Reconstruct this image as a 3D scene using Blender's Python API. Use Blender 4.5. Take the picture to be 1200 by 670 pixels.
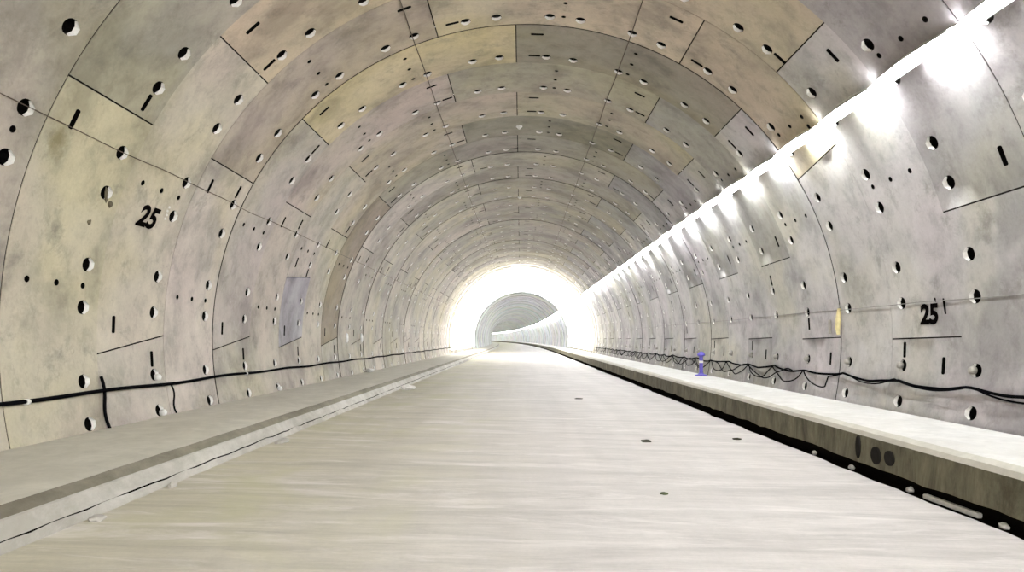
import bpy, bmesh, math, random
from mathutils import Vector, Matrix, noise
from mathutils.geometry import delaunay_2d_cdt
for o in list(bpy.data.objects): bpy.data.objects.remove(o)
S = bpy.context.scene
COL = S.collection
rad = math.radians
sin, cos = math.sin, math.cos

# ---------------------------------------------------------------- camera, world, exposure
cam_d = bpy.data.cameras.new('camera'); cam = bpy.data.objects.new('camera', cam_d); COL.objects.link(cam)
cam.location = (0, 0, 1.65); cam.rotation_euler = (rad(90), 0, 0)
cam_d.sensor_width = 36; cam_d.lens = 27.0
cam_d.shift_x = -10/1200; cam_d.shift_y = 62/1200
cam_d.clip_end = 2000
S.camera = cam
W = bpy.data.worlds.new('world'); S.world = W; W.use_nodes = True
bgn = W.node_tree.nodes['Background']
bgn.inputs[0].default_value = (1.0, 0.965, 0.90, 1); bgn.inputs[1].default_value = 3.0
S.view_settings.view_transform = 'Standard'; S.view_settings.look = 'None'
S.view_settings.gamma = 1; S.view_settings.use_curve_mapping = False
S.view_settings.exposure = 1.3
STRIP = 46.0        # radiance of the tube lamps on the right wall
ARCH = 7.5         # radiance of the added light arches in the bright stretch

# ---------------------------------------------------------------- dimensions
R = 6.0; AX = 0.12; AZ = 1.65; Y0 = 8.65; PITCH = 2.0
K0, K1 = -12, 26                       # rings modelled with pockets
YS = Y0 + K0*PITCH; YE = Y0 + K1*PITCH
YFAR = 600.0
def bend(y):                           # the tunnel bends gently to the left far away
    return 0.0 if y < 85 else -(y-85)**2/(2*3600.0)
def pt(phi, r, y):                     # phi in degrees
    a = rad(phi); return Vector((AX + r*cos(a) + bend(y), y, AZ + r*sin(a)))
rng = random.Random(5)
RJ = {k: rng.uniform(-0.014, 0.014) for k in range(K0-1, 400)}
def rr(k): return R + RJ.get(k, 0)

# ---------------------------------------------------------------- helpers
def link(o): COL.objects.link(o); return o
def tag(o, label=None, cat=None, group=None, kind=None):
    if label: o['label'] = label
    if cat: o['category'] = cat
    if group: o['group'] = group
    if kind: o['kind'] = kind
    return o
def empty(name, loc):
    o = bpy.data.objects.new(name, None); o.location = loc; o.empty_display_size = .1
    return link(o)
def mesh_obj(name, verts, faces, mats, parent=None, fm=None, smooth=False, loc=None):
    me = bpy.data.meshes.new(name); me.from_pydata([tuple(v) for v in verts], [], faces)
    for m in (mats if isinstance(mats, (list, tuple)) else [mats]): me.materials.append(m)
    if fm: me.polygons.foreach_set('material_index', fm)
    if smooth: me.polygons.foreach_set('use_smooth', [True]*len(me.polygons))
    me.update()
    o = bpy.data.objects.new(name, me)
    if loc is not None: o.location = loc
    link(o)
    if parent: o.parent = parent
    return o
def bm_obj(name, bm, mats, parent=None, smooth=False, loc=None):
    me = bpy.data.meshes.new(name); bm.to_mesh(me); bm.free()
    for m in (mats if isinstance(mats, (list, tuple)) else [mats]): me.materials.append(m)
    if smooth: me.polygons.foreach_set('use_smooth', [True]*len(me.polygons))
    o = bpy.data.objects.new(name, me)
    if loc is not None: o.location = loc
    link(o)
    if parent: o.parent = parent
    return o
def add_box(bm, c, s, rot=None, bev=0.0):
    r = bmesh.ops.create_cube(bm, size=1)
    M = Matrix.Translation(c) @ (rot.to_4x4() if rot else Matrix()) @ Matrix.Diagonal((*s, 1))
    bmesh.ops.transform(bm, matrix=M, verts=r['verts'])
    if bev:
        es = list({e for v in r['verts'] for e in v.link_edges})
        bmesh.ops.bevel(bm, geom=es, offset=bev, segments=2, affect='EDGES')
def add_tube(bm, pts, r, n=8, caps=True):
    rings = []
    m = len(pts)
    for i, p in enumerate(pts):
        d = (pts[min(i+1, m-1)] - pts[max(i-1, 0)]).normalized()
        up = Vector((0, 0, 1)) if abs(d.z) < .95 else Vector((1, 0, 0))
        a = d.cross(up).normalized(); b = d.cross(a)
        rad_ = r[i] if isinstance(r, (list, tuple)) else r
        rings.append([bm.verts.new(p + a*cos(t)*rad_ + b*sin(t)*rad_) for t in [2*math.pi*j/n for j in range(n)]])
    for q in range(m-1):
        for j in range(n):
            bm.faces.new((rings[q][j], rings[q][(j+1) % n], rings[q+1][(j+1) % n], rings[q+1][j]))
    if caps:
        bm.faces.new(rings[0]); bm.faces.new(rings[-1][::-1])
def add_lathe(bm, prof, c, n=16):
    rings = [[bm.verts.new(c + Vector((r*cos(2*math.pi*j/n), r*sin(2*math.pi*j/n), z))) for j in range(n)] for r, z in prof]
    for q in range(len(prof)-1):
        for j in range(n):
            bm.faces.new((rings[q][j], rings[q][(j+1) % n], rings[q+1][(j+1) % n], rings[q+1][j]))
    bm.faces.new(rings[0][::-1]); bm.faces.new(rings[-1])

# ---------------------------------------------------------------- materials
def new_mat(name):
    m = bpy.data.materials.new(name); m.use_nodes = True
    nt = m.node_tree; b = nt.nodes['Principled BSDF']
    return m, nt, b
def plain(name, col, rough=.6, metal=0, var=0.12, scale=12):
    m, nt, b = new_mat(name)
    tc = nt.nodes.new('ShaderNodeTexCoord'); n = nt.nodes.new('ShaderNodeTexNoise'); n.inputs['Scale'].default_value = scale
    r = nt.nodes.new('ShaderNodeValToRGB')
    r.color_ramp.elements[0].color = (*[c*(1-var) for c in col], 1); r.color_ramp.elements[1].color = (*[min(1, c*(1+var)) for c in col], 1)
    r.color_ramp.elements[0].position = .3; r.color_ramp.elements[1].position = .7
    nt.links.new(tc.outputs['Object'], n.inputs['Vector']); nt.links.new(n.outputs['Fac'], r.inputs['Fac'])
    nt.links.new(r.outputs['Color'], b.inputs['Base Color'])
    if max(col) < .06: b.inputs['Specular IOR Level'].default_value = 0
    b.inputs['Roughness'].default_value = rough; b.inputs['Metallic'].default_value = metal
    return m
def emit(name, col, s):
    m, nt, b = new_mat(name)
    b.inputs['Base Color'].default_value = (.8, .8, .8, 1)
    b.inputs['Emission Color'].default_value = (*col, 1); b.inputs['Emission Strength'].default_value = s
    return m
class NT:                              # tiny node helper
    def __init__(s, nt): s.nt = nt
    def n(s, t, **kw):
        nd = s.nt.nodes.new(t)
        for k, v in kw.items(): setattr(nd, k, v)
        return nd
    def l(s, a, b): s.nt.links.new(a, b)
    def noise(s, vec, scale, detail=4, rough=.55, dist=0):
        nd = s.n('ShaderNodeTexNoise'); nd.inputs['Scale'].default_value = scale; nd.inputs['Detail'].default_value = detail
        nd.inputs['Roughness'].default_value = rough; nd.inputs['Distortion'].default_value = dist
        s.l(vec, nd.inputs['Vector']); return nd.outputs['Fac']
    def ramp(s, fac, stops):
        r = s.n('ShaderNodeValToRGB'); cr = r.color_ramp
        while len(cr.elements) < len(stops): cr.elements.new(.5)
        for e, (p, c) in zip(cr.elements, stops):
            e.position = p; e.color = (c, c, c, 1) if not isinstance(c, tuple) else (*c, 1)
        s.l(fac, r.inputs['Fac']); return r.outputs['Color']
    def mix(s, fac, a, b, mode='MIX'):
        m = s.n('ShaderNodeMix', data_type='RGBA', blend_type=mode)
        for sock, v in ((m.inputs[0], fac), (m.inputs[6], a), (m.inputs[7], b)):
            if isinstance(v, bpy.types.NodeSocket): s.l(v, sock)
            elif isinstance(v, tuple): sock.default_value = (*v, 1)
            else: sock.default_value = v
        return m.outputs[2]
    def mapping(s, vec, scale):
        m = s.n('ShaderNodeMapping'); m.inputs['Scale'].default_value = scale; s.l(vec, m.inputs['Vector']); return m.outputs[0]
    def bump(s, h, strength, dist, bsdf):
        b = s.n('ShaderNodeBump'); b.inputs['Strength'].default_value = strength; b.inputs['Distance'].default_value = dist
        s.l(h, b.inputs['Height']); s.l(b.outputs[0], bsdf.inputs['Normal'])

def lining_mat():
    m, nt, b = new_mat('precast_concrete'); H = NT(nt)
    tc = H.n('ShaderNodeTexCoord').outputs['Object']
    at = H.n('ShaderNodeAttribute'); at.attribute_name = 'seg'
    big = H.ramp(H.noise(tc, .7, 5, .6, .3), [(.34, .68), (.5, 1.0), (.66, 1.15)])
    mid = H.ramp(H.noise(tc, 2.6, 7, .72, .25), [(.34, .78), (.5, 1.0), (.7, 1.1)])
    fine = H.ramp(H.noise(tc, 26, 5, .7), [(.3, .93), (.7, 1.05)])
    tint = H.ramp(H.noise(tc, .32, 3, .5, .3), [(.38, (1.0, .98, .84)), (.5, (1, .99, .97)), (.62, (1.0, .95, .97))])
    warm = H.mix(1, at.outputs['Color'], (1.02, .99, .945), 'MULTIPLY')
    c = H.mix(1, warm, big, 'MULTIPLY'); c = H.mix(1, c, mid, 'MULTIPLY')
    c = H.mix(1, c, fine, 'MULTIPLY'); c = H.mix(1, c, tint, 'MULTIPLY')
    # dark blotches of damp
    d = H.ramp(H.noise(tc, 1.5, 8, .75, .3), [(.56, 0.0), (.70, .6)])
    c = H.mix(d, c, (.16, .15, .125))
    # mossy stain on the second ring of the left wall
    geo = H.n('ShaderNodeVectorMath', operation='DISTANCE'); H.l(tc, geo.inputs[0]); geo.inputs[1].default_value = tuple(pt(157.2, R, 8.98))
    add = H.n('ShaderNodeMath', operation='MULTIPLY_ADD'); H.l(H.noise(tc, 7, 5, .7), add.inputs[0]); add.inputs[1].default_value = .5; H.l(geo.outputs['Value'], add.inputs[2])
    st = H.ramp(add.outputs[0], [(.28, .7), (.48, 0.0)])
    c = H.mix(st, c, (.16, .14, .05))
    H.l(c, b.inputs['Base Color']); b.inputs['Roughness'].default_value = .75
    H.bump(H.noise(tc, 9, 8, .7), .35, .012, b)
    return m
def floor_mat():
    m, nt, b = new_mat('dusty_concrete_road'); H = NT(nt)
    tc = H.n('ShaderNodeTexCoord').outputs['Object']
    st = H.ramp(H.noise(H.mapping(tc, (.32, 2.0, 1)), 1.0, 7, .7, 1.0), [(.3, .80), (.5, 1.0), (.7, 1.12)])
    st2 = H.ramp(H.noise(H.mapping(tc, (.9, 7, 1)), 1.3, 6, .75, 1.2), [(.3, .88), (.7, 1.08)])
    lon = H.ramp(H.noise(H.mapping(tc, (1.3, .07, 1)), 1.0, 4, .6, .4), [(.3, .93), (.7, 1.06)])
    fine = H.ramp(H.noise(tc, 30, 6, .7), [(.25, .93), (.75, 1.06)])
    xs = H.n('ShaderNodeSeparateXYZ'); H.l(tc, xs.inputs[0])
    mr = H.n('ShaderNodeMapRange'); H.l(xs.outputs['X'], mr.inputs[0]); mr.inputs[1].default_value = -4; mr.inputs[2].default_value = .5
    base = H.mix(mr.outputs[0], (.53, .50, .39), (.60, .565, .545))
    c = H.mix(1, base, st, 'MULTIPLY'); c = H.mix(1, c, st2, 'MULTIPLY'); c = H.mix(1, c, lon, 'MULTIPLY'); c = H.mix(1, c, fine, 'MULTIPLY')
    pale = H.ramp(H.noise(H.mapping(tc, (.3, 1.4, 1)), 1.1, 7, .75, 1.2), [(.52, 0.0), (.66, .75)])
    c = H.mix(pale, c, (.78, .74, .72))
    gr = H.ramp(H.noise(H.mapping(tc, (.7, .5, 1)), .9, 5, .6, .8), [(.50, 0.0), (.68, .8)])
    gm = H.n('ShaderNodeMath', operation='MULTIPLY'); H.l(gr, gm.inputs[0]); inv = H.n('ShaderNodeMath', operation='SUBTRACT'); inv.inputs[0].default_value = 1; H.l(mr.outputs[0], inv.inputs[1]); H.l(inv.outputs[0], gm.inputs[1])
    c = H.mix(gm.outputs[0], c, (.50, .49, .31))
    crk = H.ramp(H.noise(H.mapping(tc, (.35, 3.2, 1)), 1.6, 9, .8, 1.6), [(.60, 0.0), (.68, .55)])
    c = H.mix(crk, c, (.36, .33, .27))
    H.l(c, b.inputs['Base Color']); b.inputs['Roughness'].default_value = .7
    H.bump(H.noise(H.mapping(tc, (1, 5, 1)), 5, 8, .7), .3, .015, b)
    return m
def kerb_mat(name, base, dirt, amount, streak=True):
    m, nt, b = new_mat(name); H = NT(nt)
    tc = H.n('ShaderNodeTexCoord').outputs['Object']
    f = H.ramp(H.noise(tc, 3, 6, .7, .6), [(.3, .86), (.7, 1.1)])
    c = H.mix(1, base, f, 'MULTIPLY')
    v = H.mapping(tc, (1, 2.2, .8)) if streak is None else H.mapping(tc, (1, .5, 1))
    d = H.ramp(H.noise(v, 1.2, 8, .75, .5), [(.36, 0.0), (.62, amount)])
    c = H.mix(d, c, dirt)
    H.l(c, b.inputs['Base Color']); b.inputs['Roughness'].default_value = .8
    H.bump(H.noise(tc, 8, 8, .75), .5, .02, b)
    return m
M_LIN = lining_mat(); M_DARK = plain('shade_black_recess', (.006, .0055, .005), .9)  # M_DARK paints the shade inside the recesses near black
M_LIP = plain('lit_pocket_lip', (.86, .85, .82), .8)  # lit far lip of each pocket painted nearly white
M_JOINT = plain('dark_joint_gasket', (.02, .018, .016), .95)
M_ROAD = floor_mat()
M_KTOP = kerb_mat('pale_walkway_concrete', (.64, .62, .55), (.42, .40, .33), .35, False)
M_KL = kerb_mat('dusty_kerb_concrete', (.60, .58, .54), (.26, .24, .19), .6, False)
M_SHADE_DIRT = kerb_mat('shaded_dirt_seam', (.27, .25, .19), (.10, .085, .06), .7, False)  # dirt brown that also paints the shade of the lip face
M_KWHITE = kerb_mat('lit_white_walkway', (.80, .79, .77), (.55, .53, .48), .4, False)  # whiter than the concrete: lamp glare on the top is painted in
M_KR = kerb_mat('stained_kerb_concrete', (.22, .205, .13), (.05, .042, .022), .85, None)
M_GUT = plain('black_gutter', (.007, .006, .005), .8)  # even near-black for the gutter, the undercut slot and the kerb crack
M_CABLE = plain('black_rubber_cable', (.005, .005, .006), .7)
M_WIRE = plain('rusty_brown_wire', (.085, .06, .042), .8, 0, .5, 3)
M_WIREG = plain('grey_wire', (.25, .24, .22), .8)
M_HOOD = plain('white_enamel_hood', (.75, .75, .75), .4)
M_TUBE = emit('white_lamp_diffuser', (.96, .985, 1.0), STRIP)
M_ARCH = emit('added_arch_glow', (1.0, 1.0, .99), ARCH)
M_PAINT = plain('black_paint', (.004, .003, .003), .8)
M_WHITE = plain('white_plastic', (.85, .85, .83), .5)
M_CHALK = plain('white_chalk', (.72, .71, .68), .9)
M_VIOLET = plain('violet_blue_plastic', (.16, .13, .62), .5)
M_YELLOW = plain('yellow_plastic', (.80, .70, .36), .5)
M_STEEL = plain('dull_zinc_bolt', (.42, .40, .36), .5, .3)
M_STONE = plain('dark_stone', (.05, .05, .035), .9)
M_LEAF = plain('dark_green_scrap', (.06, .08, .03), .9)
M_RUST = plain('brown_grout_crust', (.12, .10, .06), .95)
M_DOOR = plain('dark_plug', (.03, .028, .026), .9)

# ---------------------------------------------------------------- recess shapes (u along the arc, v along the tunnel, metres)
def pocket_rim():
    p = []
    for i in range(9):
        a = math.pi + math.pi*i/8           # half round end towards the camera
        p.append((0.095*cos(a), -0.03 + 0.11*sin(a)))
    p += [(.09, .04), (.035, .135), (-.035, .135), (-.09, .04)]
    return p
def slot_rim(L=.125, w=.045):
    return [(-L, -w*.6), (-L+.015, -w), (L-.015, -w), (L, -w*.6), (L, w*.6), (L-.015, w), (-L+.015, w), (-L, w*.6)]
def hole_rim(r=.042):
    return [(r*cos(2*math.pi*i/10), r*1.2*sin(2*math.pi*i/10)) for i in range(10)]
RIMS = {'pocket': pocket_rim(), 'slot': slot_rim(), 'hole': hole_rim()}
def loft(layers):
    verts, faces, fm = [], [], []
    n = len(layers[0][0])
    for pts, d in layers:
        for (u, v) in pts: verts.append((u, v, -d))
    for q in range(len(layers)-1):
        for j in range(n):
            a, b_ = q*n+j, q*n+(j+1) % n
            faces.append((a, b_, b_+n, a+n))
            pv = (layers[0][0][j][1] + layers[0][0][(j+1) % n][1])/2
            fm.append(1 if (q <= 1 and pv > .055 and layers[0][0] is not None and layers[q][2 if len(layers[q]) > 2 else 1] != 'x') else 0)
    faces.append(tuple(range((len(layers)-1)*n, len(layers)*n))); fm.append(0)
    return verts, faces, fm
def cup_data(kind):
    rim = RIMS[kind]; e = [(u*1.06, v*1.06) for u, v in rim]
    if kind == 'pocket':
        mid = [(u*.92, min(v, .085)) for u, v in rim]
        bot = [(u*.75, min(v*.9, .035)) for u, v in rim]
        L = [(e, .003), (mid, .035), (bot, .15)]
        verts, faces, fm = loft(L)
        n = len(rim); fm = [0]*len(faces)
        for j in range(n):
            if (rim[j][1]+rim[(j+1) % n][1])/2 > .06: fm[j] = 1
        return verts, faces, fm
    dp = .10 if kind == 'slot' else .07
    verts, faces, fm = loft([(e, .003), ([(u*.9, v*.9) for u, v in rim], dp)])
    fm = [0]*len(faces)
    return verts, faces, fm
CUP = {}
for kd in RIMS:
    v, f, fm = cup_data(kd)
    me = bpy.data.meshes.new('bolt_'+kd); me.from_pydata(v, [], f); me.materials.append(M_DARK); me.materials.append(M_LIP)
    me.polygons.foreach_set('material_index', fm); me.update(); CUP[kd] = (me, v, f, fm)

# ---------------------------------------------------------------- layout of the rings
PAIR = [173.2 - 15*n for n in range(-1, 13)]
def joints(k):                         # longitudinal joints (near angle, far angle)
    if k % 2 == 0:
        j = [(199, 199), (150.3, 150.4), (106.5, 106.4), (61, 61), (17.2, 17.0), (-22, -22)]
        if k == 2: j = [(199, 199), (150.3, 150.4), (106.5, 106.4), (61, 61), (32.3, 30.4), (-22, -22)]
    else:
        j = [(199, 199), (182.0, 179.5), (135.6, 135.5), (92, 92), (47, 47), (0.3, 0.0), (-22, -22)]
        if k == 5: j.insert(2, (165.5, 164.0))
    return j
TONE = {(0, 1): (.36, .35, .31), (0, 0): (.48, .46, .385), (-1, 1): (.38, .36, .32), (1, 1): (.50, .475, .42), (1, 2): (.50, .44, .345), (1, 3): (.46, .42, .33),
        (2, 0): (.52, .49, .465), (2, 1): (.40, .355, .325), (2, 2): (.52, .475, .38), (2, 3): (.44, .40, .32), (3, 2): (.52, .465, .33), (3, 3): (.27, .255, .215), (3, 1): (.42, .40, .385),
        (4, 1): (.44, .40, .37), (4, 2): (.36, .345, .29), (4, 3): (.34, .32, .27), (5, 1): (.36, .36, .41), (5, 4): (.40, .375, .30),
        (6, 1): (.43, .39, .35), (6, 2): (.25, .245, .205), (6, 3): (.34, .315, .26), (7, 1): (.27, .235, .19), (5, 2): (.45, .43, .40), (5, 3): (.42, .38, .33), (7, 3): (.30, .29, .26)}
def tone(k, i, r_):
    if (k, i) in TONE: return TONE[(k, i)]
    b = r_.uniform(.40, .50) if (i in (0, 1, 4, 5) or k < 0) else r_.uniform(.29, .39); w = r_.uniform(-.5, 1)
    return (b, b*(.965-.015*w), b*(.89-.05*w))
def recesses(k):
    yk = Y0 + k*PITCH; out = []
    J = joints(k); inner = [j for j in J[1:-1]]
    pk = []
    for c in PAIR:
        for d in (-2.75, 2.75):
            p = c+d
            if -14 < p < 193.5: pk.append(p); out.append(('pocket', p, yk+.82*PITCH))
    for (a, b) in inner:
        s1 = 4 if k % 2 == 0 else -4
        s2 = s1 if (k*7+int(a)) % 3 else -s1
        if a > 178: s2 = 4
        out.append(('slot', a+s1, yk+.22*PITCH))
        p2 = b+s2; near = min(pk, key=lambda q: abs(q-p2))
        if abs(near-p2) < 3.0: p2 = near + (2.4 if s2 < 0 else -2.4)
        out.append(('slot', p2, yk+.79*PITCH))
    mids = [173.2, 128.2, 83.5, 39.0] if k % 2 == 0 else [158, 113.5, 69, 23.8]
    for m in mids:
        for f in (.21, .5, .79): out.append(('hole', m, yk+f*PITCH))
    return out
def region(mid):
    return 'wall_left' if mid > 135.9 else ('wall_right' if mid < 42 else 'ceiling')

class Acc:
    def __init__(s): s.v = []; s.f = []; s.m = []; s.c = []; s.sm = []
ACC = {n: Acc() for n in ('wall_left', 'ceiling', 'wall_right')}
RECESS = {n: [] for n in ACC}
DEG = rad(1)*R
def inside(poly, x, y):
    c = False; n = len(poly)
    for i in range(n):
        x1, y1 = poly[i]; x2, y2 = poly[(i+1) % n]
        if (y1 > y) != (y2 > y) and x < (x2-x1)*(y-y1)/(y2-y1)+x1: c = not c
    return c
for k in range(K0, K1):
    ya, yb = Y0+k*PITCH+.007, Y0+(k+1)*PITCH-.007
    J = joints(k); rec = recesses(k); r_ = random.Random(k*31+7); rk = rr(k)
    for i in range(len(J)-1):
        (hn, hf), (ln, lf) = J[i], J[i+1]; g = .10
        mid = (hn+ln)/2; A = ACC[region(mid)]; col = tone(k, i, r_)
        if mid < 42: m_c = sum(col)/3*1.04; col = (m_c, m_c*1.005, m_c*1.05)   # right-hand segments toned lighter and cooler
        P = []; E = []
        def loop(pts):
            b0 = len(P); P.extend(Vector(p) for p in pts); n = len(pts)
            E.extend((b0+q, b0+(q+1) % n) for q in range(n))
        nS = max(4, int((hn-ln)/2.2)); nY = 4
        out = []
        for q in range(nS): t = q/nS; out.append(((ln+g+(hn-ln-2*g)*t)*DEG, ya))
        for q in range(nY): t = q/nY; out.append(((hn-g+(hf-hn)*t)*DEG, ya+(yb-ya)*t))
        for q in range(nS): t = q/nS; out.append(((hf-g-(hf-lf-2*g)*t)*DEG, yb))
        for q in range(nY): t = q/nY; out.append(((lf+g+(ln-lf)*t)*DEG, yb+(ya-yb)*t))
        loop(out); nb = len(out)
        holes = []
        for kd, p, y in rec:
            if ln+.9 < p < hn-.9:
                poly = [(p*DEG+u, y+v) for u, v in RIMS[kd]]
                holes.append((poly, p*DEG, y)); loop(poly)
                RECESS[region(mid)].append((kd, p, y, rk))
        for a in range(1, nS):
            for bq in range(1, 5):
                x = (ln+(hn-ln)*a/nS)*DEG; y = ya+(yb-ya)*bq/5
                if abs(x-ln*DEG) < .2 or abs(x-hn*DEG) < .2: continue
                if all(abs(x-hx) > .15 or abs(y-hy) > .18 for _, hx, hy in holes): P.append(Vector((x, y)))
        V, _, F, _, _, _ = delaunay_2d_cdt(P, E, [], 0, 1e-6)
        b0 = len(A.v)
        for v in V:
            ph = v.x/DEG; A.v.append(tuple(pt(ph, rk, v.y))); A.c.append(col)
        for f in F:
            cx = sum(V[q].x for q in f)/len(f); cy = sum(V[q].y for q in f)/len(f)
            if not inside(out, cx, cy): continue
            if any(abs(cx-hx) < .2 and abs(cy-hy) < .2 and inside(pl, cx, cy) for pl, hx, hy in holes): continue
            A.f.append(tuple(b0+q for q in f)); A.m.append(0); A.sm.append(True)
        # sides of the segment: a small chamfer then a dark joint face
        b1 = len(A.v)
        cx0 = (ln+hn)/2*DEG; cy0 = (ya+yb)/2
        for lay, d in ((0, 0), (1, .008), (2, .14)):
            for (x, y) in out:
                ph = x/DEG; A.v.append(tuple(pt(ph, rk+d, y))); A.c.append(col)
        for lay in range(2):
            for q in range(nb):
                a_ = b1+lay*nb+q; b_ = b1+lay*nb+(q+1) % nb
                A.f.append((a_, b_, b_+nb, a_+nb)); A.m.append(0 if lay == 0 else 1); A.sm.append(False)
        # dark backing behind the segment closes the joints
        b2 = len(A.v); m_ = max(3, int((hn-ln)/5))
        hi, lo = max(hn, hf), min(ln, lf)
        for q in range(m_+1):
            ph = lo+(hi-lo)*q/m_
            for y in (ya-.01, yb+.01): A.v.append(tuple(pt(ph, R+.2, y))); A.c.append(col)
        for q in range(m_): A.f.append((b2+2*q, b2+2*q+1, b2+2*q+3, b2+2*q+2)); A.m.append(1); A.sm.append(False)
# the far stretch, without pockets that could be seen
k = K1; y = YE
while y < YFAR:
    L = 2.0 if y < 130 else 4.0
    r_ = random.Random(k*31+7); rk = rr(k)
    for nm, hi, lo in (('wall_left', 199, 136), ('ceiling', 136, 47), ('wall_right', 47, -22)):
        A = ACC[nm]; col = tone(1000+k, 9, r_) if y < 92 else tuple(.66+.08*r_.random()+q for q in (-.02, .02, .08)); n = int((hi-lo)/6); b0 = len(A.v)  # beyond the arches the tone is lifted, standing in for bright haze
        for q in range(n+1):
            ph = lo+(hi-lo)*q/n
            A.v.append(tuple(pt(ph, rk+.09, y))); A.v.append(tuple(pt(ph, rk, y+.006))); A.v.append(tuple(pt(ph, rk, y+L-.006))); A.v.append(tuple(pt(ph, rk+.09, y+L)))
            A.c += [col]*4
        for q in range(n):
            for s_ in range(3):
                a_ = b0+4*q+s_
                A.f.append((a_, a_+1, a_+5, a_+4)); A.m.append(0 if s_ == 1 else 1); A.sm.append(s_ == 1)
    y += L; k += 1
WALL = {}
for nm, A in ACC.items():
    o = mesh_obj(nm, A.v, A.f, [M_LIN, M_JOINT], fm=A.m)
    me = o.data; me.polygons.foreach_set('use_smooth', A.sm)
    ca = me.color_attributes.new('seg', 'FLOAT_COLOR', 'POINT')
    ca.data.foreach_set('color', [x for c in A.c for x in (*c, 1)])
    WALL[nm] = o
tag(WALL['wall_left'], 'curved left wall of pale precast concrete segments with a painted number', 'wall', kind='structure')
tag(WALL['wall_right'], 'curved right wall of pale concrete segments under the row of lamps', 'wall', kind='structure')
tag(WALL['ceiling'], 'arched tunnel ceiling of mottled grey and tan concrete segments', 'ceiling', kind='structure')
# recesses: the hundred nearest of each wall as parts of their own, the rest one part
def place(kd, p, y, rk):
    a = rad(p); u = Vector((-sin(a), 0, cos(a))); w = Vector((-cos(a), 0, -sin(a)))
    M = Matrix((u, (0, 1, 0), w)).transposed().to_4x4(); M.translation = pt(p, rk, y); return M
def seen(p, y):
    if y < 3: return False
    q = pt(p, R, y); x = 610+900*q.x/y; z = 397-900*(q.z-1.65)/y
    return -8 < x < 1208 and -8 < z < 678
SING = {'pocket': 'bolt_pocket', 'slot': 'bolt_slot', 'hole': 'grout_hole'}
for nm in RECESS:
    byk = {'pocket': [], 'slot': [], 'hole': []}
    for r in RECESS[nm]: byk[r[0]].append(r)
    for kd, L in byk.items():
        L.sort(key=lambda r: (0 if seen(r[1], r[2]) else 1, r[2]))
        near = [r for r in L if seen(r[1], r[2])][:95]; rest = [r for r in L if r not in near]
        for r in near:
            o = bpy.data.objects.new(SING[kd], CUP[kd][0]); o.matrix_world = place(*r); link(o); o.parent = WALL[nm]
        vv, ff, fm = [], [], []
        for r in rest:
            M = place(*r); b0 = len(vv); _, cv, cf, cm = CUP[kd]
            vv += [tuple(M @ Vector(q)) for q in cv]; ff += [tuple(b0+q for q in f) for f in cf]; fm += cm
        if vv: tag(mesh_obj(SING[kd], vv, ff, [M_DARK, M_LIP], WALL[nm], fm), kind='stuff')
# zinc bolt ends standing in the lowest pockets of the right wall and one or two on the left
bm = bmesh.new(); add_lathe(bm, [(.05, -.05), (.055, 0), (.045, .03), (.02, .045)], Vector((0, 0, 0)), 12)
bolt_me = bpy.data.meshes.new('bolt_end'); bm.to_mesh(bolt_me); bm.free(); bolt_me.materials.append(M_STEEL)
for k in range(-1, 18):
    o = bpy.data.objects.new('bolt_end', bolt_me); M = place('pocket', -4.05, Y0+k*PITCH+.82*PITCH+.075, rr(k)-.01); o.matrix_world = M; link(o); o.parent = WALL['wall_right']
bolt_w = bolt_me.copy(); bolt_w.materials.clear(); bolt_w.materials.append(M_WHITE)
for p, y in ((185.9, 12.36), (191.4, 12.36), (191.4, 18.36)):
    o = bpy.data.objects.new('bolt_end', bolt_w); o.matrix_world = place('pocket', p, y, R-.02); link(o); o.parent = WALL['wall_left']; o['label'] = 'white plastic bolt cap'

# ---------------------------------------------------------------- floor and walkways
def ylist():
    L = [YS]; y = YS
    while y < YFAR:
        y += .25 if y < 40 else (1 if y < 80 else 4); L.append(min(y, YFAR))
    return L
YL = ylist()
def sweep(name, prof, mats, fmats, jit=None, smooth=False, close=True):
    n = len(prof); vv, ff, fm = [], [], []
    for y in YL:
        for j, (x, z) in enumerate(prof):
            dx, dz = (jit(j, y) if jit else (0, 0))
            vv.append((x+dx+bend(y), y, z+dz))
    for q in range(len(YL)-1):
        for j in range(n if close else n-1):
            a_ = q*n+j; b_ = q*n+(j+1) % n
            ff.append((a_, a_+n, b_+n, b_)); fm.append(fmats[j])
    if close:
        ff.append(tuple(range(n))); fm.append(0); ff.append(tuple(range((len(YL)-1)*n, len(YL)*n))[::-1]); fm.append(0)
    return mesh_obj(name, vv, ff, mats, fm=fm, smooth=smooth)
def nz(y, s, seed): return noise.noise(Vector((y*s, seed, 0.3)))
# road: 2 % crossfall to the right, ragged right edge
xs = [-3.74, -3.0, -2, -1, 0, 1, 2, 3, 4.0, 4.36]
prof = [(x, .093-.0225*(x+3.73)) for x in xs] + [(4.36, -.45), (-3.74, -.45)]
def jr(j, y):
    if j == 9 or j == 10: return (.05*nz(y, 1.1, 3)+.03*nz(y, 4, 9), 0)
    if 0 < j < 9: return (0, .006*nz(y, .8, j))
    return (0, 0)
fl = sweep('floor', prof, [M_ROAD, M_GUT], [0]*9+[1, 1, 1], jr)
tag(fl, 'pale dusty concrete roadway running down the middle of the tunnel', 'floor', kind='structure')
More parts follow.
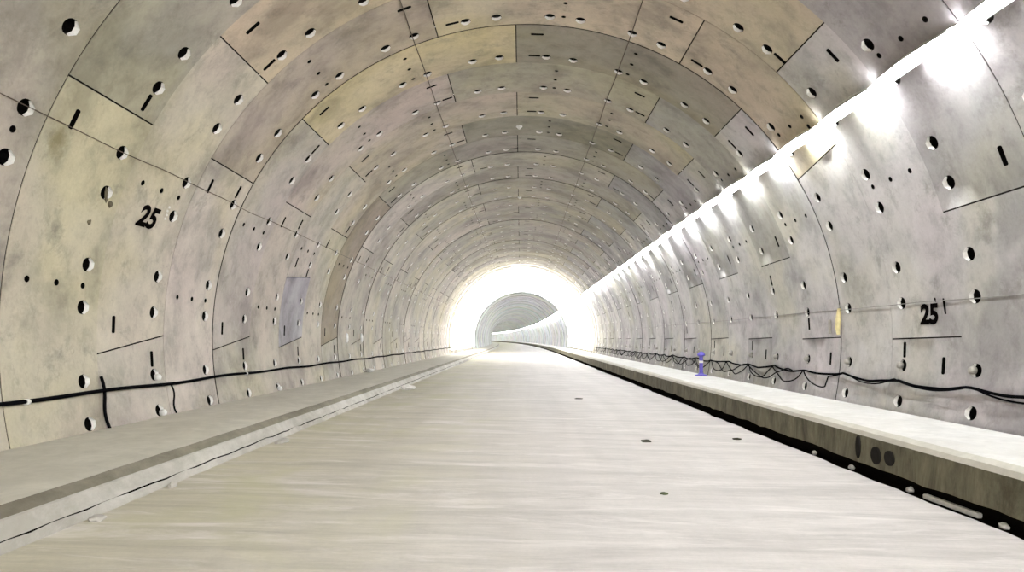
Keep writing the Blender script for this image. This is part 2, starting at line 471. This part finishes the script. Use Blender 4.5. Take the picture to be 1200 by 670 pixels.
# left walkway: broad top sloping to a lip, lower ledge, ragged foot
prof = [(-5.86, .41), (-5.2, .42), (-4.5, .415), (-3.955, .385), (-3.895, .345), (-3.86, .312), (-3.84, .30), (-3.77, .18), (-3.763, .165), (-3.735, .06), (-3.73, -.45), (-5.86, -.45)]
def jl(j, y):
    if j in (3, 4): return (.014*nz(y, 1.5, 5), .012*nz(y, 1.2, 6))
    if j in (7, 8): return (.02*nz(y, 3, 7)+.012*nz(y, 9, 2), .01*nz(y, 5, 8)+(max(0, .03*nz(y, 1.9, 14)) if j == 8 else 0))
    if j == 9: return (.05*nz(y, 2.2, 4)+.02*nz(y, 7, 4), 0)
    return (0, .012*nz(y, .7, j)) if j < 3 else (0, 0)
wl = sweep('walkway_left', prof, [M_KTOP, M_KL, M_SHADE_DIRT, M_GUT], [0, 0, 0, 2, 2, 1, 1, 3, 1, 0, 0, 0], jl)
tag(wl, 'broad low concrete walkway with a rough stepped kerb along the left wall', 'walkway', kind='structure')
# right walkway: bright top, rounded nose, dirty face, dark gutter slot under it
prof = [(5.93, .50), (4.62, .51), (4.53, .495), (4.455, .455), (4.43, .40), (4.42, .05), (4.50, .035), (4.52, -.45), (5.93, -.45)]
def jk(j, y):
    if j in (2, 3): return (.010*nz(y, 2, 5), .010*nz(y, 1.7, 6))
    if j == 5: return (.008*nz(y, 4, 7), .03*nz(y, 1.6, 8)+.02*nz(y, 5, 1))
    return (0, 0)
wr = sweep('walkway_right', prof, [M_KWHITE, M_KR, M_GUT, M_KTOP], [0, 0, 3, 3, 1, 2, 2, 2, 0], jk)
tag(wr, 'narrow concrete walkway with a bright top and dirty brown-green face along the right wall', 'walkway', kind='structure')
# three drain holes in its face
for y, w, h, z in ((10.05, .09, .3, .24), (9.55, .17, .22, .2), (9.2, .16, .18, .22)):
    bm = bmesh.new(); add_lathe(bm, [(.5, -.02), (.5, .012), (.4, .016)], Vector((0, 0, 0)), 18)
    bmesh.ops.transform(bm, matrix=Matrix.Translation((4.421, y, z)) @ Matrix.Rotation(rad(-90), 4, 'Y') @ Matrix.Diagonal((h, w*1.5, 1, 1)), verts=bm.verts)
    bm_obj('drain_plug', bm, M_DOOR, wr)
gt = sweep('gutter', [(4.38, -.10), (4.515, -.10), (4.515, -.44), (4.35, -.44)], M_GUT, [0]*4)
tag(gt, 'black gutter between the roadway and the right walkway', 'gutter', kind='structure')

# ---------------------------------------------------------------- lamps on the right wall
LP = 36.0
def lamp_proto():
    e = empty('tube_lamp', (0, 0, 0))
    # local axes: x = up along the wall, y = along tunnel, z = into the tunnel
    bm = bmesh.new(); add_tube(bm, [Vector((-.01, -.985, .11)), Vector((-.01, .985, .11))], .055, 10)
    bm_obj('diffuser', bm, M_TUBE, e, smooth=True)
    bm = bmesh.new(); pr = [(.02, .0), (.055, .02), (.075, .10), (.062, .19), (.055, .19), (.066, .10), (.046, .035), (.012, .012)]
    L = [[bm.verts.new((x*f, y, z*(.6+.4*f))) for x, z in pr] for y, f in ((-.99, .55), (-.8, .8), (-.5, 1.15), (0, 1.35), (.5, 1.15), (.8, .8), (.99, .55))]
    for q in range(6):
        for j in range(8): bm.faces.new((L[q][j], L[q][(j+1) % 8], L[q+1][(j+1) % 8], L[q+1][j]))
    bm.faces.new(L[0][::-1]); bm.faces.new(L[-1])
    bm_obj('hood', bm, M_HOOD, e)
    bm = bmesh.new(); T = []  # plate added under the tube to throw dark lobes on the wall
    for x in (-.078, -.09):
        T.append([bm.verts.new((x, .35+.5*cos(math.pi*j/14), .005+.36*sin(math.pi*j/14)**.8)) for j in range(15)])
    bm.faces.new(T[0]); bm.faces.new(T[1][::-1])
    for j in range(15): bm.faces.new((T[0][j], T[1][j], T[1][(j+1) % 15], T[0][(j+1) % 15]))
    add_box(bm, Vector((-.05, .35, .008)), (.07, .7, .012), bev=.003)
    bm_obj('added_shade_plate', bm, M_HOOD, e)
    for s in (-.9, .9):
        bm = bmesh.new(); add_box(bm, Vector((.01, s, .05)), (.05, .03, .10), bev=.005)
        bm_obj('bracket', bm, M_STEEL, e)
    return e
def copy_tree(o, parent=None):
    c = o.copy(); COL.objects.link(c)
    if parent: c.parent = parent
    for ch in o.children: copy_tree(ch, c)
    return c
ORD = ['nearest', 'second', 'third', 'fourth', 'fifth', 'sixth', 'seventh', 'eighth', 'ninth', 'tenth', 'eleventh', 'twelfth', 'thirteenth', 'fourteenth', 'fifteenth', 'sixteenth', 'seventeenth', 'eighteenth', 'nineteenth', 'twentieth']
ORD += ['twenty-'+q for q in ['first']+ORD[1:9]]+['thirtieth']+['thirty-'+q for q in ['first']+ORD[1:9]]+['fortieth', 'forty-first', 'forty-second']
proto = lamp_proto(); first = True
def wall_matrix(p, r, y):
    a = rad(p); u = Vector((-sin(a), 0, cos(a))); w = Vector((-cos(a), 0, -sin(a)))
    dy = bend(y+1)-bend(y-1); v = Vector((dy/2, 1, 0)).normalized()
    M = Matrix((u, v, w)).transposed().to_4x4(); M.translation = pt(p, r, y); return M
n_seen = 0; lr = random.Random(3)
y = YS+1.0
while y < 560:
    o = proto if first else copy_tree(proto); first = False
    o.matrix_world = wall_matrix(LP+lr.uniform(-.18, .18), R-.012, y)
    if y < 6.5: tag(o, 'tube lamp of the right wall row behind the photographer', 'lamp', 'tube lamps in a row on the right wall')
    else:
        if n_seen < 42:
            lb = 'white glowing tube lamp on the right wall, %s in the row counted from the camera' % ORD[n_seen]
        elif y < 90: lb = 'small distant white tube lamp in the merging part of the right wall row'
        else: lb = 'far white tube lamp beyond the bright stretch, part of the curving row'
        n_seen += 1
        tag(o, lb, 'lamp', 'tube lamps in a row on the right wall')
    y += 2.0

# ---------------------------------------------------------------- light arches added to whiten the distant stretch
def arch(y):
    e = empty('added_light_arch', (AX, y, AZ))
    bm = bmesh.new()
    add_tube(bm, [pt(p, R-.38, y) - Vector((AX, y, AZ)) for p in range(-9, 190, 3)], .08, 8)
    bm_obj('diffuser', bm, M_ARCH, e, smooth=True)
    for p in range(0, 181, 30):
        bm = bmesh.new(); a0 = pt(p+8, R-.01, y)-Vector((AX, y, AZ)); a1 = pt(p+8, R-.33, y)-Vector((AX, y, AZ))
        add_tube(bm, [a0, a1], .025, 8); bm_obj('clamp', bm, M_HOOD, e)
    return e
nA = 11
for i in range(nA):
    e = arch(61.6+i*2.8)
    tag(e, 'added white light arch in the distant glare, ' + ('nearest, at its outer rim' if i == 0 else ('farthest, at its inner rim' if i == nA-1 else '%s counted from the outer rim' % ORD[i])), 'light arch', 'added light arches in the overexposed stretch')

# ---------------------------------------------------------------- cables and wires
def cable(name, pts, r, mat, label, cat='cable', n=7, parent=None):
    bm = bmesh.new(); add_tube(bm, pts, r, n); o = bm_obj(name, bm, mat, parent, smooth=True)
    if not parent: tag(o, label, cat)
    return o
def frange(a, b, s):
    out = []; x = a
    while x < b: out.append(x); x += s
    return out
pts = [pt(187.0+.12*nz(y, .35, 2)+.12*sin(y*1.57), R-.05, y) for y in frange(1.0, 75, .25)]
lc = cable('power_cable', pts, .026, M_CABLE, 'thick black cable running nearly straight along the left wall above the walkway')
for y in (9.0, 16.2):
    bm = bmesh.new(); c = pt(187.0+.12*sin(y*1.57), R-.05, y); add_tube(bm, [c+Vector((0, -.03, 0)), c+Vector((0, .03, 0))], .036, 10)
    bm_obj('cable_tie', bm, M_WHITE, lc)['label'] = 'white tie'
for y, p0, p1, lb in ((10.66, 185.0, 192.6, 'short black cable hanging down the nearest visible ring joint of the left wall'), (12.75, 187.4, 192.4, 'thin short black cable leaning below the long left cable, beside the white capped pocket')):
    pts = [pt(p0+(p1-p0)*t/8, R-.035-.02*sin(t*.8), y+.03*t/8+.01*sin(t)) for t in range(9)]
    cable('drop_cable', pts, .022 if y < 12 else .014, M_CABLE, lb)
# right wall: two black cables twisting round each other and sagging between the pockets
def sag(y, ph, amp, seed):
    t = ((y-8.3)/2.0) % 1.0
    return ph - amp*4*t*(1-t) + .35*nz(y, .9, seed)
pts = [pt(sag(y, -6.3, .5, 11), R-.05-.025*sin(y*5), y) for y in frange(1.0, 62, .12)]
cable('power_cable', pts, .021, M_CABLE, 'thick black cable looping along the right wall just above the walkway')
pts = [pt(sag(y, -6.5, 1.0 if y < 15 else 3.0, 12)+.2, R-.08+.025*sin(y*5), y) for y in frange(1.0, 62, .12)]
cable('power_cable', pts, .013, M_CABLE, 'thinner black cable sagging in deeper loops below the thick one on the right wall')
pts = [pt(-7.9+1.3*sin(y*1.9)+.5*nz(y, 1.7, 3), R-.06, y) for y in frange(17, 50, .12)]
cable('power_cable', pts, .014, M_CABLE, 'tangled black cable in humps on the right wall beside and beyond the violet post')
for p, y0, r, m, lb in ((155.3, 3, .006, M_WIRE, 'thin dark wire pinned through the pockets of the left wall'), (110.8, 4, .009, M_WIRE, 'dark brown wire running along the ceiling left of the crown'),
                        (71.2, 4, .009, M_WIRE, 'dark brown wire running along the ceiling right of the crown'), (5.3, 3, .006, M_WIREG, 'thin grey wire along the right wall at the height of the painted number')):
    pts = [pt(p+.25*nz(y, .6, p), R-.018, y) for y in frange(y0, 61, .25)]
    cable('pinned_wire', pts, r, m, lb, 'wire', 5)

# ---------------------------------------------------------------- painted marks
def text_on_wall(txt, size, yc, zc_phi, stretch, side, name, rk, parent, mat=M_PAINT, slant=0, off=.018):
    cu = bpy.data.curves.new('t', 'FONT'); cu.body = txt; cu.size = size; cu.align_x = 'CENTER'; cu.align_y = 'CENTER'; cu.offset = off; cu.shear = slant
    to = bpy.data.objects.new('t', cu); link(to)
    dg = bpy.context.evaluated_depsgraph_get(); me = bpy.data.meshes.new_from_object(to.evaluated_get(dg))
    bpy.data.objects.remove(to)
    for v in me.vertices:
        x, h = v.co.x*stretch, v.co.y
        y = yc + (x if side == 'L' else -x)
        ph = zc_phi + (-h if side == 'L' else h)/DEG
        v.co = pt(ph, rk-.008, y)
    me.materials.clear(); me.materials.append(mat)
    o = bpy.data.objects.new(name, me); link(o); o.parent = parent
    return o
o = text_on_wall('25', .44, 11.5, 162.4, 1.25, 'L', 'painted_number', rr(1), WALL['wall_left'], slant=.25); o['label'] = 'black painted number 25'
o = text_on_wall('25', .40, 11.48, 3.4, 1.25, 'R', 'painted_number', rr(1), WALL['wall_right'], slant=.1); o['label'] = 'black painted number 25'
def stroke(p0, y0, p1, y1, w, parent, mat, rk, name):
    n = 6; vv = []; 
    for i in range(n+1):
        t = i/n; ww = w*(.7+.3*sin(t*3.1))
        for s in (-1, 1): vv.append(tuple(pt(p0+(p1-p0)*t, rk-.006, y0+(y1-y0)*t+s*ww)))
    return mesh_obj(name, vv, [(2*i, 2*i+1, 2*i+3, 2*i+2) for i in range(n)], mat, parent)
stroke(5.6, 11.06, 3.4, 11.03, .03, WALL['wall_right'], M_PAINT, rr(1), 'painted_stroke')
stroke(5.8, 11.28, 5.2, 11.27, .022, WALL['wall_right'], M_PAINT, rr(1), 'painted_stroke')
for i, (p, y) in enumerate(((159.7, 12.05), (160.3, 12.03), (160.9, 12.05), (161.5, 12.04))):
    stroke(p, y, p+.35, y+.01, .035, WALL['wall_left'], M_CHALK, rr(1), 'chalk_mark')

# ---------------------------------------------------------------- crusts of grout on the left wall
def lump(name, c, s, mat, seed, parent=None, sub=3):
    bm = bmesh.new(); bmesh.ops.create_icosphere(bm, subdivisions=sub, radius=1)
    for v in bm.verts:
        d = 1+.35*noise.noise(v.co*1.3+Vector((seed, 0, 0)))+.15*noise.noise(v.co*4+Vector((seed, 3, 0)))
        v.co = Vector((v.co.x*s[0], v.co.y*s[1], v.co.z*s[2]))*d
    return bm_obj(name, bm, mat, parent, smooth=False, loc=c)
lump('grout_crust', pt(162.0, R-.002, 10.45), (.015, .06, .07), M_RUST, 3, WALL['wall_left'])
lump('grout_crust', pt(161.2, R-.002, 10.3), (.015, .03, .10), M_RUST, 8, WALL['wall_left'])
lump('grout_crust', pt(165.0, R-.002, 10.1), (.012, .05, .05), M_RUST, 5, WALL['wall_left'])

# ---------------------------------------------------------------- small things
def slope_z(x): return .093-.0225*(x+3.73)
# white caps at the crown
for i, (y, lb) in enumerate(((21.7, 'small white round cap at the crown of the ceiling, nearest of three'), (32.5, 'small white round cap at the crown, middle of three'), (42.5, 'small white round cap at the crown, farthest of three'))):
    e = empty('ceiling_cap', pt(91.5, R, y))
    bm = bmesh.new(); add_lathe(bm, [(.07, -.03), (.09, -.012), (.09, .02)], Vector((0, 0, 0)), 16); bm_obj('flange', bm, M_WHITE, e)
    bm = bmesh.new(); add_lathe(bm, [(.02, -.075), (.045, -.06), (.055, -.025)], Vector((0, 0, 0)), 16); bm_obj('dome', bm, M_WHITE, e)
    tag(e, lb, 'ceiling cap', 'white caps along the crown')
# two white oval plates on the left wall
for y, lb in ((25.9, 'white oval plate low on the left wall, nearer of two'), (28.3, 'white oval plate low on the left wall, farther of two')):
    bm = bmesh.new(); add_lathe(bm, [(.14, -.01), (.14, .02), (.10, .05), (.03, .06)], Vector((0, 0, 0)), 20)
    bmesh.ops.transform(bm, matrix=Matrix.Rotation(rad(90), 4, 'Y') @ Matrix.Diagonal((1.25, .8, 1, 1)), verts=bm.verts)
    o = bm_obj('wall_plate', bm, M_WHITE, loc=pt(179.7, R-.012, y)); tag(o, lb, 'wall plate', 'white oval plates on the left wall')
# violet post on the right walkway
e = empty('marker_post', (5.62, 23.9, .505))
bm = bmesh.new(); add_lathe(bm, [(.19, 0), (.19, .03), (.10, .05), (.07, .09)], Vector((0, 0, 0)), 20); bm_obj('base', bm, M_VIOLET, e)
bm = bmesh.new(); add_lathe(bm, [(.06, .08), (.055, .3), (.06, .6), (.05, .62)], Vector((0, 0, 0)), 16); bm_obj('post', bm, M_VIOLET, e)
bm = bmesh.new(); add_lathe(bm, [(.07, .60), (.12, .63), (.12, .68), (.06, .74), (.03, .75)], Vector((0, 0, 0)), 16); bm_obj('cap', bm, M_VIOLET, e)
bm = bmesh.new(); add_lathe(bm, [(.066, .40), (.066, .47)], Vector((0, 0, 0)), 16); bm_obj('band', bm, M_WHITE, e)
tag(e, 'small violet-blue post with flared base standing on the right walkway by the wall', 'post')
# yellow sleeve on the right wall
c = pt(3.2, R-.05, 14.65); e = empty('hanging_sleeve', c-Vector((0, 0, .27)))
bm = bmesh.new(); add_tube(bm, [Vector((0, 0, .02)), Vector((-.01, .005, .15)), Vector((.0, 0, .32)), Vector((.01, -.01, .52))], [.03, .045, .05, .03], 10); bm_obj('sleeve', bm, M_YELLOW, e, smooth=True)
bm = bmesh.new(); add_tube(bm, [Vector((.01, -.01, .50)), Vector((.03, -.01, .60))], .008, 6); bm_obj('hook', bm, M_STEEL, e)
tag(e, 'pale yellow plastic sleeve hanging on the right wall beyond the painted number', 'sleeve')
# grey tube left of it
bm = bmesh.new(); add_tube(bm, [pt(3.6, R-.03, 15.1), pt(1.0, R-.03, 15.1)], .035, 10)
tag(bm_obj('conduit_stub', bm, M_STEEL), 'short grey conduit stub on the right wall just left of the yellow sleeve', 'conduit')
# rubble
def thing(name, c, s, mat, seed, label, cat, group=None, sub=2):
    o = lump(name, Vector(c), s, mat, seed, sub=sub); tag(o, label, cat, group); return o
thing('foam_block', (-3.44, 23.4, .165), (.24, .13, .09), M_WHITE, 1, 'white lump of foam lying on the road beside the left kerb', 'debris')
thing('white_bag', (-5.6, 28.5, .49), (.16, .22, .08), M_WHITE, 2, 'small white crumpled bag on the left walkway against the wall', 'bag')
thing('stone', (2.06, 12.6, slope_z(2.06)+.012), (.09, .08, .028), M_STONE, 3, 'flat dark stone lying alone on the middle right of the road', 'stone')
thing('scrap', (1.55, 8.3, slope_z(1.55)+.006), (.045, .06, .013), M_LEAF, 4, 'small dark green scrap on the near road, closest piece to the camera', 'scrap')
thing('stone', (3.72, 13.2, slope_z(3.72)+.008), (.08, .06, .018), M_STONE, 6, 'small dark stone on the road near the right kerb', 'stone')
thing('stone', (1.62, 21.5, slope_z(1.62)+.008), (.12, .09, .018), M_STONE, 9, 'thin dark stone farther down the road, right of the middle', 'stone')
for x, y, s_, sd, lb in ((-3.64, 6.6, (.07, .10, .03), 21, 'flat concrete chip at the foot of the left kerb, nearest the camera'), (-3.67, 8.1, (.04, .09, .045), 22, 'concrete chip at the foot of the left kerb, middle of three'),
                     (-3.60, 11.6, (.09, .20, .04), 23, 'long low concrete chip at the foot of the left kerb, farthest of three')):
    thing('concrete_chip', (x, y, slope_z(x)+.015), s_, M_KL, sd, lb, 'concrete chip', 'concrete chips along the left kerb')
for i, (x, y, lb) in enumerate(((4.44, 7.05, 'nearest white pebble in the right gutter'), (4.44, 8.75, 'white pebble in the right gutter just beyond the white stick'), (4.44, 10.3, 'white pebble in the right gutter below the drain plugs'), (4.44, 11.6, 'farthest white pebble in the right gutter'))):
    thing('pebble', (x, y, -.068), (.035, .07, .035), M_WHITE, 10+i, lb, 'pebble', 'white pebbles in the right gutter')
bm = bmesh.new(); add_box(bm, Vector((0, 0, 0)), (.06, .95, .05), rot=Matrix.Rotation(rad(2), 3, 'Z'), bev=.008)
tag(bm_obj('wooden_stick', bm, M_WHITE, loc=(4.455, 7.95, -.072)), 'long white painted stick lying in the right gutter', 'stick')
